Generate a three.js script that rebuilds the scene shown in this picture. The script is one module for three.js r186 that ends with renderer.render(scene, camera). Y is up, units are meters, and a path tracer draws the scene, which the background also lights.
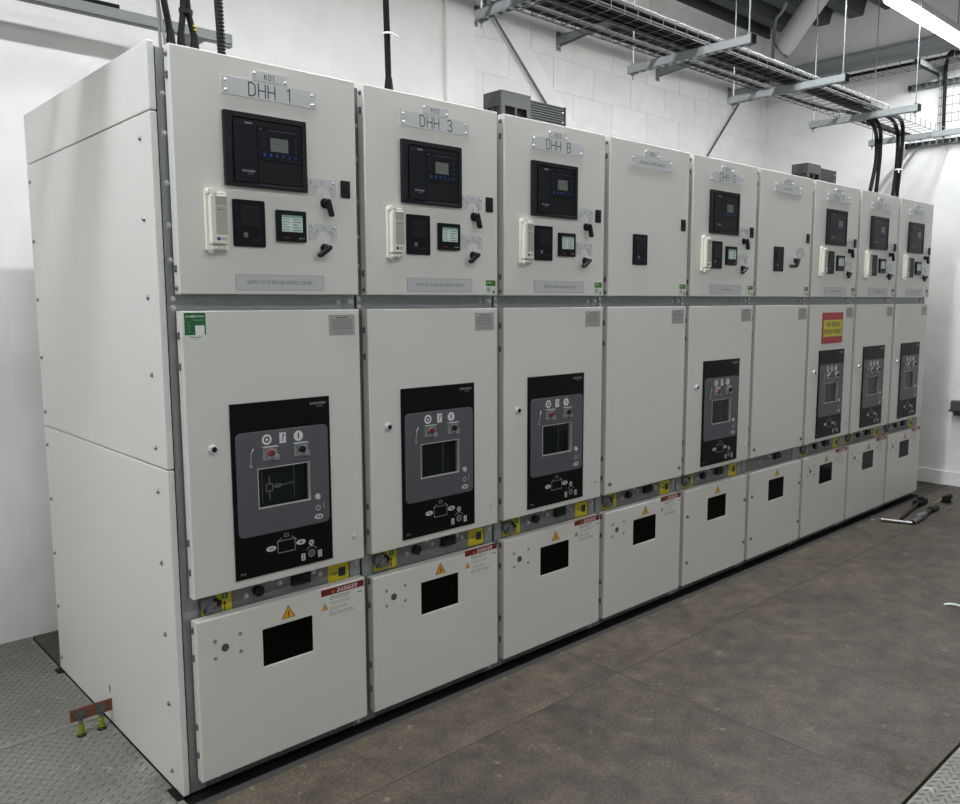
import * as THREE from 'three';
import { RoundedBoxGeometry } from 'three/addons/geometries/RoundedBoxGeometry.js';
import { mergeGeometries } from 'three/addons/utils/BufferGeometryUtils.js';
import { RectAreaLightUniformsLib } from 'three/addons/lights/RectAreaLightUniformsLib.js';
import { ImprovedNoise } from 'three/addons/math/ImprovedNoise.js';

// ---------------------------------------------------------------- camera, lamps, exposure
const scene = new THREE.Scene();
scene.background = new THREE.Color(0x000000);
const camera = new THREE.PerspectiveCamera(52.1, 960 / 804, 0.05, 60);
camera.position.set(-0.9432, 1.5337, 2.3623);
camera.rotation.order = 'YXZ';
camera.rotation.set(-0.12023, -0.74291, -0.00354);
scene.add(camera);
const renderer = new THREE.WebGLRenderer({ antialias: true });
renderer.toneMapping = THREE.LinearToneMapping;
renderer.toneMappingExposure = 0.91;
renderer.shadowMap.enabled = true;
RectAreaLightUniformsLib.init();
const LAMP = { y: 3.46, len: 1.5, wid: 0.082, intensity: 15, glow: 22 };
const LAMP_ROWS = [
  { z: 0.08, power: 6.0, x: [5.44, 3.70, 1.74, -0.24, -2.22, -4.2], at: 'above the switchgear' },
  { z: 2.4, power: 2.1, x: [3.2, 1.2, -0.8, -2.8], at: 'above the aisle' },
];

// ---------------------------------------------------------------- helpers
let seed = 20240611;
const rnd = () => { seed = (seed * 1664525 + 1013904223) >>> 0; return seed / 4294967296; };
const used = {};
function numbered(n) { const k = used[n] = (used[n] === undefined ? 0 : used[n] + 1); return k ? n + '_' + String(k).padStart(3, '0') : n; }
function clean(g) {
  if (g.index) g = g.toNonIndexed();
  for (const a of Object.keys(g.attributes)) if (!['position', 'normal', 'uv'].includes(a)) g.deleteAttribute(a);
  return g;
}
function merged(gs) { return Array.isArray(gs) ? (gs.length === 1 ? gs[0] : mergeGeometries(gs.map(clean))) : gs; }
function part(name, gs, m, parent, pos) {
  const o = new THREE.Mesh(merged(gs), m);
  o.name = name; o.castShadow = o.receiveShadow = true;
  if (pos) o.position.set(...pos);
  parent.add(o); return o;
}
function tag(o, label, category, group) { o.userData = { label, category }; if (group) o.userData.group = group; return o; }
function thing(name, label, category, pos = [0, 0, 0], group) {
  const g = new THREE.Group(); g.name = numbered(name); g.position.set(...pos); scene.add(g);
  return tag(g, label, category, group);
}
function single(name, gs, m, label, category, pos, group) { return tag(part(numbered(name), gs, m, scene, pos), label, category, group); }
function struct(name, gs, m, pos) { const o = part(name, gs, m, scene, pos); o.userData = { kind: 'structure' }; return o; }
const box = (x0, x1, y0, y1, z0, z1) => new THREE.BoxGeometry(x1 - x0, y1 - y0, z1 - z0).translate((x0 + x1) / 2, (y0 + y1) / 2, (z0 + z1) / 2);
const rbox = (x0, x1, y0, y1, z0, z1, r = 0.002, s = 1) => new RoundedBoxGeometry(x1 - x0, y1 - y0, z1 - z0, s, r).translate((x0 + x1) / 2, (y0 + y1) / 2, (z0 + z1) / 2);
const cylZ = (x, y, z0, z1, r, seg = 14, r2 = r) => new THREE.CylinderGeometry(r2, r, z1 - z0, seg).rotateX(Math.PI / 2).translate(x, y, (z0 + z1) / 2);
function rod(a, b, r, seg = 6) {
  const A = new THREE.Vector3(...a), B = new THREE.Vector3(...b), d = B.clone().sub(A);
  return new THREE.CylinderGeometry(r, r, d.length(), seg).applyQuaternion(new THREE.Quaternion().setFromUnitVectors(new THREE.Vector3(0, 1, 0), d.normalize())).translate((A.x + B.x) / 2, (A.y + B.y) / 2, (A.z + B.z) / 2);
}
const tube = (pts, r, n = 40, seg = 10) => new THREE.TubeGeometry(new THREE.CatmullRomCurve3(pts.map((p) => new THREE.Vector3(...p)), false, 'centripetal'), n, r, seg);
function planar(g, x0, y0, w, h) {                           // uv from the object's own x and y
  const p = g.attributes.position, uv = new Float32Array(p.count * 2);
  for (let i = 0; i < p.count; i++) { uv[2 * i] = (p.getX(i) - x0) / w; uv[2 * i + 1] = (p.getY(i) - y0) / h; }
  g.setAttribute('uv', new THREE.BufferAttribute(uv, 2)); return g;
}
const printed = (x0, x1, y0, y1, z0, z1) => planar(box(x0, x1, y0, y1, z0, z1), x0, y0, x1 - x0, y1 - y0);
function rectShape(x0, x1, y0, y1, r = 0, S = THREE.Shape) {
  const s = new S();
  if (!r) { s.moveTo(x0, y0); s.lineTo(x1, y0); s.lineTo(x1, y1); s.lineTo(x0, y1); s.closePath(); return s; }
  s.moveTo(x0 + r, y0); s.lineTo(x1 - r, y0); s.absarc(x1 - r, y0 + r, r, -Math.PI / 2, 0); s.lineTo(x1, y1 - r); s.absarc(x1 - r, y1 - r, r, 0, Math.PI / 2);
  s.lineTo(x0 + r, y1); s.absarc(x0 + r, y1 - r, r, Math.PI / 2, Math.PI); s.lineTo(x0, y0 + r); s.absarc(x0 + r, y0 + r, r, Math.PI, 1.5 * Math.PI); return s;
}
function slab(shape, z0, z1, bevel = 0, curve = 6) {
  const g = new THREE.ExtrudeGeometry(shape, { depth: z1 - z0 - 2 * bevel, bevelEnabled: bevel > 0, bevelSize: bevel, bevelOffset: -bevel, bevelThickness: bevel, bevelSegments: bevel > 0.003 ? 3 : 2, curveSegments: curve });
  return g.translate(0, 0, z0 + bevel);
}
function canvasTex(w, h, draw) {
  const c = document.createElement('canvas'); c.width = w; c.height = h;
  const g = c.getContext('2d'); draw(g, w, h);
  const t = new THREE.CanvasTexture(c); t.colorSpace = THREE.SRGBColorSpace; t.anisotropy = 8; return t;
}
const noise = new ImprovedNoise();
function noiseTex(n, fn, srgb = true) {
  const d = new Uint8Array(n * n * 4);
  for (let j = 0; j < n; j++) for (let i = 0; i < n; i++) { const c = fn(i / n, j / n), k = 4 * (j * n + i); d[k] = c[0]; d[k + 1] = c[1]; d[k + 2] = c[2]; d[k + 3] = 255; }
  const t = new THREE.DataTexture(d, n, n); t.magFilter = THREE.LinearFilter; t.minFilter = THREE.LinearMipmapLinearFilter; t.generateMipmaps = true;
  t.wrapS = t.wrapT = THREE.RepeatWrapping; if (srgb) t.colorSpace = THREE.SRGBColorSpace; t.needsUpdate = true; return t;
}
function fbm(x, y, o = 4, s = 0) { let v = 0, a = 0.5; for (let i = 0; i < o; i++) { v += a * noise.noise(x, y, s + i * 7.3); x *= 2.03; y *= 2.03; a *= 0.5; } return v; }
const std = (color, roughness = 0.5, metalness = 0, extra = {}) => new THREE.MeshStandardMaterial({ color, roughness, metalness, ...extra });
const print = (map, roughness = 0.5, metalness = 0) => new THREE.MeshStandardMaterial({ map, roughness, metalness });
const phys = (color, roughness, specularIntensity, extra = {}) => new THREE.MeshPhysicalMaterial({ color, roughness, specularIntensity, ...extra });
const lin = (r, g, b) => new THREE.Color().setRGB(r, g, b);

// ---------------------------------------------------------------- materials
const zincMap = noiseTex(256, (u, v) => { const a = 212 + 26 * fbm(u * 9, v * 9, 3) + 5 * Math.sign(noise.noise(u * 30, v * 30, 3)); return [a * 0.985, a, a]; });
const wallMap = noiseTex(512, (u, v) => { const a = 247 + 12 * fbm(u * 8, v * 8, 5, 2); return [a, a, a - 3]; });
const M = {
  paint: std(lin(0.635, 0.628, 0.59), 0.42),
  paintSide: std(lin(0.64, 0.635, 0.605), 0.45),
  zinc: std(lin(0.42, 0.437, 0.44), 0.45, 0.35, { map: zincMap }),
  zincBand: std(lin(0.27, 0.277, 0.275), 0.5, 0.3, { map: zincMap }),
  zincDull: std(lin(0.24, 0.25, 0.255), 0.5, 0.4, { map: zincMap }),
  zincWhite: std(lin(0.62, 0.63, 0.64), 0.4, 0.5),
  wire: std(lin(0.085, 0.087, 0.09), 0.5, 0.3),
  steel: std(lin(0.62, 0.62, 0.62), 0.3, 1),
  steelDark: std(lin(0.22, 0.22, 0.22), 0.3, 0.9),
  black: phys(lin(0.008, 0.008, 0.010), 0.45, 0.5),
  blackGloss: phys(lin(0.006, 0.006, 0.008), 0.25, 0.6),
  rubber: phys(lin(0.005, 0.005, 0.0055), 0.6, 0.35),
  dark: std(lin(0.03, 0.031, 0.033), 0.6),
  relay: phys(lin(0.010, 0.0115, 0.0145), 0.5, 0.35),
  relayLid: phys(lin(0.008, 0.0095, 0.012), 0.45, 0.35),
  greyPlate: std(lin(0.085, 0.085, 0.098), 0.5),
  lip: std(lin(0.40, 0.40, 0.37), 0.4),
  cream: std(lin(0.72, 0.71, 0.62), 0.5),
  greyInsert: std(lin(0.34, 0.33, 0.30), 0.5),
  yellow: std(lin(0.62, 0.50, 0.02), 0.5),
  red: std(lin(0.15, 0.012, 0.015), 0.45),
  green: std(lin(0.01, 0.12, 0.035), 0.5),
  wall: std(lin(0.86, 0.86, 0.86), 0.8, 0, { map: wallMap }),
  block: [0, 1, 2].map((i) => std(lin(0.82 + 0.02 * i, 0.82 + 0.02 * i, 0.82 + 0.02 * i), 0.85, 0, { map: wallMap })),
  deck: std(lin(0.075, 0.082, 0.092), 0.6, 0.2),
  copper: std(lin(0.19, 0.07, 0.042), 0.55, 0.3),
  ventGrey: std(lin(0.085, 0.088, 0.088), 0.5, 0.3),
  white: std(lin(0.8, 0.8, 0.8), 0.5),
  cableGrey: std(lin(0.16, 0.16, 0.16), 0.5),
  glass: new THREE.MeshPhysicalMaterial({ color: lin(0.8, 0.8, 0.8), roughness: 0.05, transmission: 1, thickness: 0, ior: 1.5, specularIntensity: 0.4 }),
  smoke: new THREE.MeshPhysicalMaterial({ color: lin(0.10, 0.10, 0.10), roughness: 0.08, transmission: 1, thickness: 0, ior: 1.5, specularIntensity: 0.35 }),
  lamp: std(0xffffff, 0.5, 0, { emissive: lin(1, 1, 0.98), emissiveIntensity: LAMP.glow }),
};
// floor boards: brown-grey film-faced sheets, scuffed
const boardMap = noiseTex(1024, (u, v) => {
  const big = fbm(u * 5, v * 5, 4, 1), mid = fbm(u * 22 + 3, v * 22, 4, 5), fine = fbm(u * 170, v * 170, 2, 9), scr = fbm(u * 60, v * 9, 3, 14);
  let a = 116 + 30 * big + 46 * mid + 60 * fine + 8 * scr;
  const dust = Math.max(0, fbm(u * 48, v * 48, 3, 21) - 0.27) * 260; a += dust;
  return [a, a * 0.905, a * 0.775];
});
const boardRough = noiseTex(512, (u, v) => { const a = 140 + 70 * fbm(u * 6, v * 6, 4, 31) + 25 * fbm(u * 40, v * 40, 3, 33); return [a, a, a]; }, false);
M.board = [0.37, 0.385, 0.40].map((k) => std(lin(k, k, k), 1.0, 0, { map: boardMap, roughnessMap: boardRough }));
const plateMap = noiseTex(1024, (u, v) => {
  const big = fbm(u * 5, v * 5, 4, 41), fine = fbm(u * 70, v * 70, 3, 43); let a = 176 + 45 * big + 40 * fine;
  a += Math.max(0, fbm(u * 16, v * 16, 3, 47) - 0.22) * 260; return [a, a, a * 0.955];
});
M.chequer = std(lin(0.50, 0.505, 0.49), 0.5, 0.2, { map: plateMap });
M.tread = std(lin(0.30, 0.30, 0.295), 0.38, 0.3, { map: plateMap });

// ---------------------------------------------------------------- room shell
const X0 = -5.2, X1 = 6.53, Z0 = -1.75, Z1 = 4.6, WALL_TOP = 4.0;
function uvMetres(g, s = 1, ox = 0, oy = 0) {                 // box-projected uv in metres / s
  g = clean(g); const p = g.attributes.position, n = g.attributes.normal, uv = new Float32Array(p.count * 2);
  for (let i = 0; i < p.count; i++) {
    const ax = Math.abs(n.getX(i)), ay = Math.abs(n.getY(i)), az = Math.abs(n.getZ(i));
    const [a, b] = ay > ax && ay > az ? [p.getX(i), p.getZ(i)] : ax > az ? [p.getZ(i), p.getY(i)] : [p.getX(i), p.getY(i)];
    uv[2 * i] = a / s + ox; uv[2 * i + 1] = b / s + oy;
  }
  g.setAttribute('uv', new THREE.BufferAttribute(uv, 2)); return g;
}
const floor = struct('floor', uvMetres(box(X0 - 0.1, X1 + 0.1, -0.14, -0.02, Z0 - 0.1, Z1 + 0.1)), M.dark);
{ // boards: joints on x = 1.69 and z = 0.34 as in the room
  const xs = [0.002, 1.69, 6.53], zs = [[-1.75, -1.3], [0.045, 0.34], [0.34, 1.497]]; let i = 0;
  for (const [za, zb] of zs) for (let k = 0; k < 2; k++) {
    const g = uvMetres(rbox(xs[k] + 0.0009, xs[k + 1] - 0.0009, -0.02, 0, za + 0.0009, zb - 0.0009, 0.0014), 2.1, 0.37 * i, 0.21 * i);
    part('board', g, M.board[[1, 1, 1, 2, 0, 1][i++]], floor);
  }
}
part('board', uvMetres(rbox(5.96, 6.52, -0.02, 0, -1.299, 0.011, 0.001), 2.1, 0.6, 0.4), M.board[0], floor);
// chequer plates with raised lozenges
const plates = [[-1.25, -0.006, -1.75, -0.745], [-1.25, -0.006, -0.739, 0.5], [-1.25, 0.0, 0.506, 1.497], [0.0, 1.24, 1.506, 2.5], [1.246, 2.49, 1.506, 2.5], [2.496, 3.74, 1.506, 2.5], [-2.5, -1.256, -1.75, 0.5]];
const lozenge = (() => { const g = new THREE.CylinderGeometry(0.35, 1, 1, 6, 1); g.scale(0.0165, 0.0022, 0.0042); g.translate(0, 0.0011, 0); return g; })();
plates.forEach(([xa, xb, za, zb], i) => {
  const p = part('chequer_plate', uvMetres(rbox(xa, xb, -0.02, 0, za, zb, 0.001), 1.3, 0.31 * i, 0.17 * i), M.chequer, floor);
  if (i === 6) return;
  const pitch = 0.034, nx = Math.floor((xb - xa - 0.02) / pitch), nz = Math.floor((zb - za - 0.02) / (pitch * 0.62)), q = new THREE.Object3D();
  const im = new THREE.InstancedMesh(lozenge, M.tread, nx * nz);
  for (let a = 0; a < nx; a++) for (let b = 0; b < nz; b++) {
    q.position.set(xa + 0.015 + pitch * (a + (b % 2 ? 0.5 : 0)), 0, za + 0.015 + pitch * 0.62 * b);
    q.rotation.y = (b % 2 ? 1 : -1) * 0.62; q.updateMatrix(); im.setMatrixAt(a * nz + b, q.matrix);
  }
  im.name = 'raised_tread'; im.userData.kind = 'stuff'; im.castShadow = im.receiveShadow = true; p.add(im);
});
struct('trim_1', [box(0.0, 6.0, -0.02, -0.006, -0.06, 0.012)], M.rubber);
struct('trim_3', rbox(0.0, 6.52, -0.02, -0.001, 0.013, 0.0445, 0.001), std(lin(0.032, 0.031, 0.029), 0.6));

const wallBack = struct('wall_back', uvMetres(box(X0 - 0.1, X1 + 0.1, -0.02, WALL_TOP, Z0 - 0.2, Z0 - 0.004), 1.7), M.wall);
part('plaster_face', uvMetres(box(X0, 2.53, 0, WALL_TOP, Z0 - 0.004, Z0), 1.7), M.wall, wallBack);
part('pilaster', uvMetres(rbox(2.53, 2.767, 0, WALL_TOP, Z0 - 0.004, Z0 + 0.035, 0.004), 1.7), M.wall, wallBack);
{ // painted blockwork, 440 x 215 with flush joints
  const variants = [0, 1, 2].map(() => 0);
  let n = 0;
  for (let r = 0; r < 9; r++) {
    const y0 = 2.13 + 0.225 * r; if (y0 > WALL_TOP - 0.05) break;
    const off = (r % 2) ? 4.215 : 3.999;
    for (let x = off - 0.447 * 4; x < X1; x += 0.447) {
      const a = Math.max(2.77, x + 0.0018), b = Math.min(X1 - 0.001, x + 0.4452), t = Math.min(WALL_TOP, y0 + 0.2232); if (b - a < 0.05) continue;
      const dz = (rnd() - 0.5) * 0.0022;
      part('concrete_block', uvMetres(rbox(a, b, y0 + 0.0018, t, Z0 - 0.006, Z0 + dz, 0.0018), 1.3, 0.13 * n, 0.29 * n), M.block[Math.floor(rnd() * 3)], wallBack); n++;
    }
  }
}
const wallEnd = struct('wall_end', uvMetres(box(X1, X1 + 0.15, -0.02, 4.5, Z0 - 0.2, Z1 + 0.1), 1.7), M.wall);
struct('wall_near', uvMetres(box(X0 - 0.15, X0, -0.02, 4.5, Z0 - 0.2, Z1 + 0.1), 1.7), M.wall);
struct('wall_aisle', uvMetres(box(X0 - 0.1, X1 + 0.1, -0.02, 4.5, Z1, Z1 + 0.15), 1.7), M.wall);
struct('baseboard_end', rbox(X1 - 0.018, X1, 0, 0.118, Z0, Z1, 0.003), M.wall);
{ // deep trapezoidal roof deck, ribs along x
  const prof = [], p = 0.293, z00 = -1.221 - 2 * p;
  for (let k = 0; k < 22; k++) { const c = z00 + k * p; prof.push([c - 0.10, 4.18], [c - 0.055, 3.98], [c + 0.055, 3.98], [c + 0.10, 4.18]); }
  const s = new THREE.Shape(); s.moveTo(prof[0][0], 4.24); for (const q of prof) s.lineTo(q[0], q[1]); s.lineTo(prof[prof.length - 1][0], 4.24); s.closePath();
  const g = new THREE.ExtrudeGeometry(s, { depth: X1 - X0, bevelEnabled: false }); g.applyMatrix4(new THREE.Matrix4().set(0, 0, 1, X0, 0, 1, 0, 0, 1, 0, 0, 0, 0, 0, 0, 1));
  const idx = clean(g), pos = idx.attributes.position;           // the swap of axes mirrors it: turn the faces round
  for (const a of Object.values(idx.attributes)) for (let i = 0; i < a.count; i += 3) for (let c = 0; c < a.itemSize; c++) { const t = a.array[(i + 1) * a.itemSize + c]; a.array[(i + 1) * a.itemSize + c] = a.array[(i + 2) * a.itemSize + c]; a.array[(i + 2) * a.itemSize + c] = t; }
  idx.computeVertexNormals();
  struct('ceiling', idx, M.deck);
}
struct('trim_2', [box(X0, X1, 3.98, 4.12, Z0 + 0.0, Z0 + 0.02), box(X0, X1, 4.2, 4.5, Z0 - 0.2, Z0 - 0.1), box(X0 - 0.1, X1 + 0.1, 4.2, 4.3, Z0 - 0.2, Z1 + 0.1)], M.deck);
// galvanised beam on the end wall
single('steel_beam', [box(X1 - 0.01, X1, 3.53, 3.67, Z0 + 0.1, Z1), box(X1 - 0.07, X1, 3.66, 3.67, Z0 + 0.1, Z1), box(X1 - 0.07, X1, 3.53, 3.54, Z0 + 0.1, Z1)], std(lin(0.56, 0.58, 0.60), 0.4, 0.25, { map: zincMap }), 'galvanised steel beam running high along the white end wall', 'beam');

// ---------------------------------------------------------------- lamps
let lampNo = 0;
const rowNames = { 0: ['at the far end above the switchgear', 'above the bus section cabinets', 'above the second and third cabinets', 'above the nearest cabinet', 'above the chequer plates left of the cabinets', 'at the near end of the row above the switchgear'], 1: ['at the far end of the aisle', 'half way along the aisle', 'near the camera in the aisle', 'behind the camera in the aisle'] };
LAMP_ROWS.forEach((row, r) => row.x.forEach((x, i) => {
  const t = thing('batten_light', 'white linear batten light hung ' + rowNames[r][i], 'light', [x, LAMP.y, row.z], 'linear batten lights');
  const L = LAMP.len, w = LAMP.wid;
  part('housing', [rbox(-L / 2, L / 2, 0.01, 0.06, -w / 2 - 0.004, w / 2 + 0.004, 0.004)], M.white, t);
  part('diffuser', [rbox(-L / 2 + 0.01, L / 2 - 0.01, -0.032, 0.012, -w / 2, w / 2, 0.012, 2)], M.lamp, t);
  for (const s of [-1, 1]) part('hanger', rod([s * 0.5, 0.06, 0], [s * 0.5, 0.62, 0], 0.004), M.zinc, t);
  const l = new THREE.RectAreaLight(0xf6faff, LAMP.intensity * row.power, L, w); l.position.set(0, -0.038, 0); l.rotation.x = -Math.PI / 2; l.name = 'lamp_light'; l.castShadow = true; t.add(l);
}));

// ---------------------------------------------------------------- print
const strokeFont = { D: [[[0, 0], [0, 1], [.35, 1], [.55, .8], [.55, .2], [.35, 0], [0, 0]]], H: [[[0, 0], [0, 1]], [[.6, 0], [.6, 1]], [[0, .5], [.6, .5]]], 1: [[[.05, .85], [.25, 1], [.25, 0]]],
  2: [[[0, .8], [.12, 1], [.42, 1], [.54, .8], [.5, .6], [0, 0], [.56, 0]]], 3: [[[0, .9], [.12, 1], [.4, 1], [.5, .85], [.5, .68], [.36, .55], [.2, .55]], [[.36, .55], [.54, .4], [.54, .15], [.4, 0], [.12, 0], [0, .12]]],
  4: [[[.42, 0], [.42, 1], [0, .3], [.56, .3]]], B: [[[0, 0], [0, 1], [.38, 1], [.5, .88], [.5, .66], [.38, .54], [0, .54]], [[.38, .54], [.54, .4], [.54, .14], [.4, 0], [0, 0]]], G: [[[.54, .82], [.4, 1], [.14, 1], [0, .8], [0, .2], [.14, 0], [.4, 0], [.54, .18], [.54, .45], [.3, .45]]],
  F: [[[0, 0], [0, 1], [.52, 1]], [[0, .53], [.42, .53]]], K: [[[0, 0], [0, 1]], [[.52, 1], [0, .42]], [[.14, .56], [.54, 0]]], 0: [[[.14, 0], [0, .2], [0, .8], [.14, 1], [.4, 1], [.54, .8], [.54, .2], [.4, 0], [.14, 0]]],
  5: [[[.52, 1], [.06, 1], [.03, .58], [.36, .6], [.54, .45], [.54, .16], [.4, 0], [.1, 0], [0, .1]]], 6: [[[.5, .9], [.4, 1], [.14, 1], [0, .8], [0, .2], [.14, 0], [.4, 0], [.54, .18], [.54, .42], [.4, .58], [.14, .58], [0, .42]]],
  7: [[[0, 1], [.54, 1], [.2, 0]]], 8: [[[.14, .54], [.02, .7], [.02, .86], [.14, 1], [.4, 1], [.52, .86], [.52, .7], [.4, .54], [.14, .54], [0, .4], [0, .14], [.14, 0], [.4, 0], [.54, .14], [.54, .4], [.4, .54]]],
  9: [[[.04, .1], [.14, 0], [.4, 0], [.54, .2], [.54, .8], [.4, 1], [.14, 1], [0, .82], [0, .6], [.14, .44], [.4, .44], [.54, .6]]], ' ': [] };
function engrave(g, text, cx, cy, size, adv, lw) {
  g.strokeStyle = '#22262c'; g.lineWidth = lw; g.lineJoin = 'round'; g.lineCap = 'round';
  let x = cx - (text.length * adv - (adv - 0.58 * size)) / 2;
  for (const ch of text) { for (const pl of strokeFont[ch]) { g.beginPath(); pl.forEach(([a, b], i) => g[i ? 'lineTo' : 'moveTo'](x + a * size, cy + size / 2 - b * size)); g.stroke(); } x += adv; }
}
const PLATE = '#bfc1c2';
const namePlate = (text) => canvasTex(640, 104, (g, w, h) => {
  g.fillStyle = PLATE; g.fillRect(0, 0, w, h);
  if (text.startsWith('DHH')) engrave(g, text, w * 0.51, h / 2, 76, 64, 7.5);
  else { g.fillStyle = '#22262c'; g.font = '44px sans-serif'; g.textAlign = 'center'; g.textBaseline = 'middle'; g.fillText(text, w / 2, h / 2); }
});
const numberPlate = (text) => canvasTex(240, 58, (g, w, h) => { g.fillStyle = PLATE; g.fillRect(0, 0, w, h); engrave(g, text, w / 2, h / 2, 30, 28, 4); });
const supplyPlate = (text) => canvasTex(768, 122, (g, w, h) => {
  g.fillStyle = '#bbbdbe'; g.fillRect(0, 0, w, h); g.strokeStyle = '#9aa1a8'; g.lineWidth = 5; g.strokeRect(3, 3, w - 6, h - 6);
  g.fillStyle = '#30343a'; g.font = '38px sans-serif'; g.textAlign = 'center'; g.textBaseline = 'middle'; g.fillText(text, w / 2, h / 2, w * 0.76);
});
const lines = (g, x, y, w, n, dy, lw, col, r = 0.75) => { g.fillStyle = col; for (let i = 0; i < n; i++) { let a = x; const end = x + w * (i % 3 === 2 ? r * 0.7 : 1); while (a < end) { const l = 4 + 13 * rnd(); g.fillRect(a, y + i * dy, Math.min(l, end - a), lw); a += l + 3; } } };
const brand = (g, x, y, s, col) => { g.fillStyle = col; g.textAlign = 'center'; g.textBaseline = 'middle'; g.font = 'bold ' + s + 'px sans-serif'; g.fillText('Schneider', x, y); g.font = Math.round(s * 0.62) + 'px sans-serif'; g.fillText('Electric', x + s * 0.5, y + s * 0.8); };
const hazard = (g, cx, cy, w, h, bolt = true) => {
  g.lineJoin = 'round'; g.fillStyle = '#d59a10'; g.strokeStyle = '#1c1a14'; g.lineWidth = w * 0.06; g.beginPath(); g.moveTo(cx, cy - h / 2); g.lineTo(cx + w / 2, cy + h / 2); g.lineTo(cx - w / 2, cy + h / 2); g.closePath(); g.fill(); g.stroke();
  g.fillStyle = '#1c1a14';
  if (bolt) { g.beginPath(); g.moveTo(cx + w * .04, cy - h * .22); g.lineTo(cx - w * .08, cy + h * .12); g.lineTo(cx + w * .0, cy + h * .12); g.lineTo(cx - w * .03, cy + h * .30); g.lineTo(cx - w * .08, cy + h * .24); g.lineTo(cx, cy + h * .42); g.lineTo(cx + w * .08, cy + h * .22); g.lineTo(cx + w * .03, cy + h * .27); g.lineTo(cx + w * .09, cy + h * .04); g.lineTo(cx + w * .01, cy + h * .04); g.closePath(); g.fill(); }
  else { g.fillRect(cx - w * .04, cy - h * .15, w * .08, h * .32); g.fillRect(cx - w * .04, cy + h * .24, w * .08, h * .1); }
};
const T = {
  display: canvasTex(584, 396, (g, w, h) => {
    g.fillStyle = '#0e1118'; g.fillRect(0, 0, w, h); g.strokeStyle = '#2c3442'; g.lineWidth = 3; g.strokeRect(6, 6, w - 12, h - 12);
    lines(g, 140, 44, 420, 1, 20, 8, '#4a5160'); g.fillStyle = '#c9a84a'; g.fillRect(40, 40, 14, 10); g.fillStyle = '#303848'; for (let i = 0; i < 5; i++) g.fillRect(40, 90 + i * 34, 60, 7);
    for (let i = 0; i < 3; i++) { g.fillStyle = '#26355a'; g.beginPath(); g.arc(520, 130 + i * 70, 16, 0, 7); g.fill(); }
    for (let i = 0; i < 6; i++) { g.fillStyle = i < 3 ? '#234890' : '#1b3768'; g.beginPath(); g.arc(90 + i * 84, 335, 20, 0, 7); g.fill(); }
  }),
  lid: canvasTex(276, 720, (g, w, h) => { g.fillStyle = '#14171d'; g.fillRect(0, 0, w, h); g.strokeStyle = '#444a54'; g.lineWidth = 4; g.beginPath(); g.moveTo(20, 30); g.lineTo(w, 30); g.stroke(); brand(g, w * 0.62, h * 0.82, 34, '#a9aeb6'); }),
  relayMark: canvasTex(128, 48, (g, w, h) => { g.fillStyle = '#14171d'; g.fillRect(0, 0, w, h); g.fillStyle = '#b8bdc4'; g.font = 'bold 30px sans-serif'; g.textAlign = 'center'; g.fillText('Sepam', w / 2, 32); }),
  lcd: canvasTex(192, 128, (g, w, h) => { g.fillStyle = '#5e625d'; g.fillRect(0, 0, w, h); lines(g, 24, 50, 120, 1, 20, 8, '#454d4b'); }),
  meter: canvasTex(288, 208, (g, w, h) => { g.fillStyle = '#aebdb8'; g.fillRect(0, 0, w, h); g.fillStyle = '#6d8f83'; g.fillRect(0, 0, w, 30); lines(g, 12, 44, 90, 5, 34, 12, '#5b6a68', 1); lines(g, 150, 44, 120, 5, 34, 14, '#43504f', 1); }),
  meterBase: canvasTex(420, 388, (g, w, h) => { g.fillStyle = '#101215'; g.fillRect(0, 0, w, h); g.fillStyle = '#aa2a22'; g.beginPath(); g.arc(150, 340, 12, 0, 7); g.fill(); g.fillStyle = '#666'; g.fillRect(90, 335, 20, 10); lines(g, 300, 336, 90, 1, 10, 12, '#8a8f92', 1); }),
  test: canvasTex(424, 560, (g, w, h) => { g.fillStyle = '#0f1116'; g.fillRect(0, 0, w, h); g.strokeStyle = '#252a33'; g.lineWidth = 6; g.strokeRect(60, 80, w - 130, h - 160); g.fillStyle = '#6e7276'; g.fillRect(128, 392, 54, 56); lines(g, 200, 100, 150, 1, 10, 10, '#2f343c'); lines(g, 250, 470, 110, 1, 10, 9, '#3a3f46'); }),
  indicator: canvasTex(180, 584, (g, w, h) => { g.fillStyle = '#d6d4c8'; g.fillRect(0, 0, w, h); g.fillStyle = '#99968c'; g.fillRect(46, 0, w - 46, 120); g.fillStyle = '#a3a096'; g.fillRect(46, 128, w - 46, 350); g.fillStyle = '#5c5a54'; g.fillRect(78, 160, 22, 18); g.fillRect(116, 160, 18, 18); g.fillStyle = '#2c3c7e'; g.beginPath(); g.arc(72, 530, 24, 0, 7); g.fill(); lines(g, 106, 512, 60, 2, 22, 12, '#4c5270', 1); }),
  scale: canvasTex(416, 212, (g, w, h) => {
    g.fillStyle = '#bcbebf'; g.fillRect(0, 0, w, h); g.strokeStyle = '#43484e'; g.lineWidth = 7; g.lineCap = 'round';
    g.beginPath(); g.moveTo(88, 120); g.lineTo(128, 84); g.moveTo(318, 84); g.lineTo(362, 128); g.moveTo(210, 40); g.lineTo(210, 66); g.stroke();
    g.fillStyle = '#4a5058'; g.font = '24px sans-serif'; g.textAlign = 'center'; g.fillText('0', 210, 34);
  }),
  green: canvasTex(320, 420, (g, w, h) => {
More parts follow.
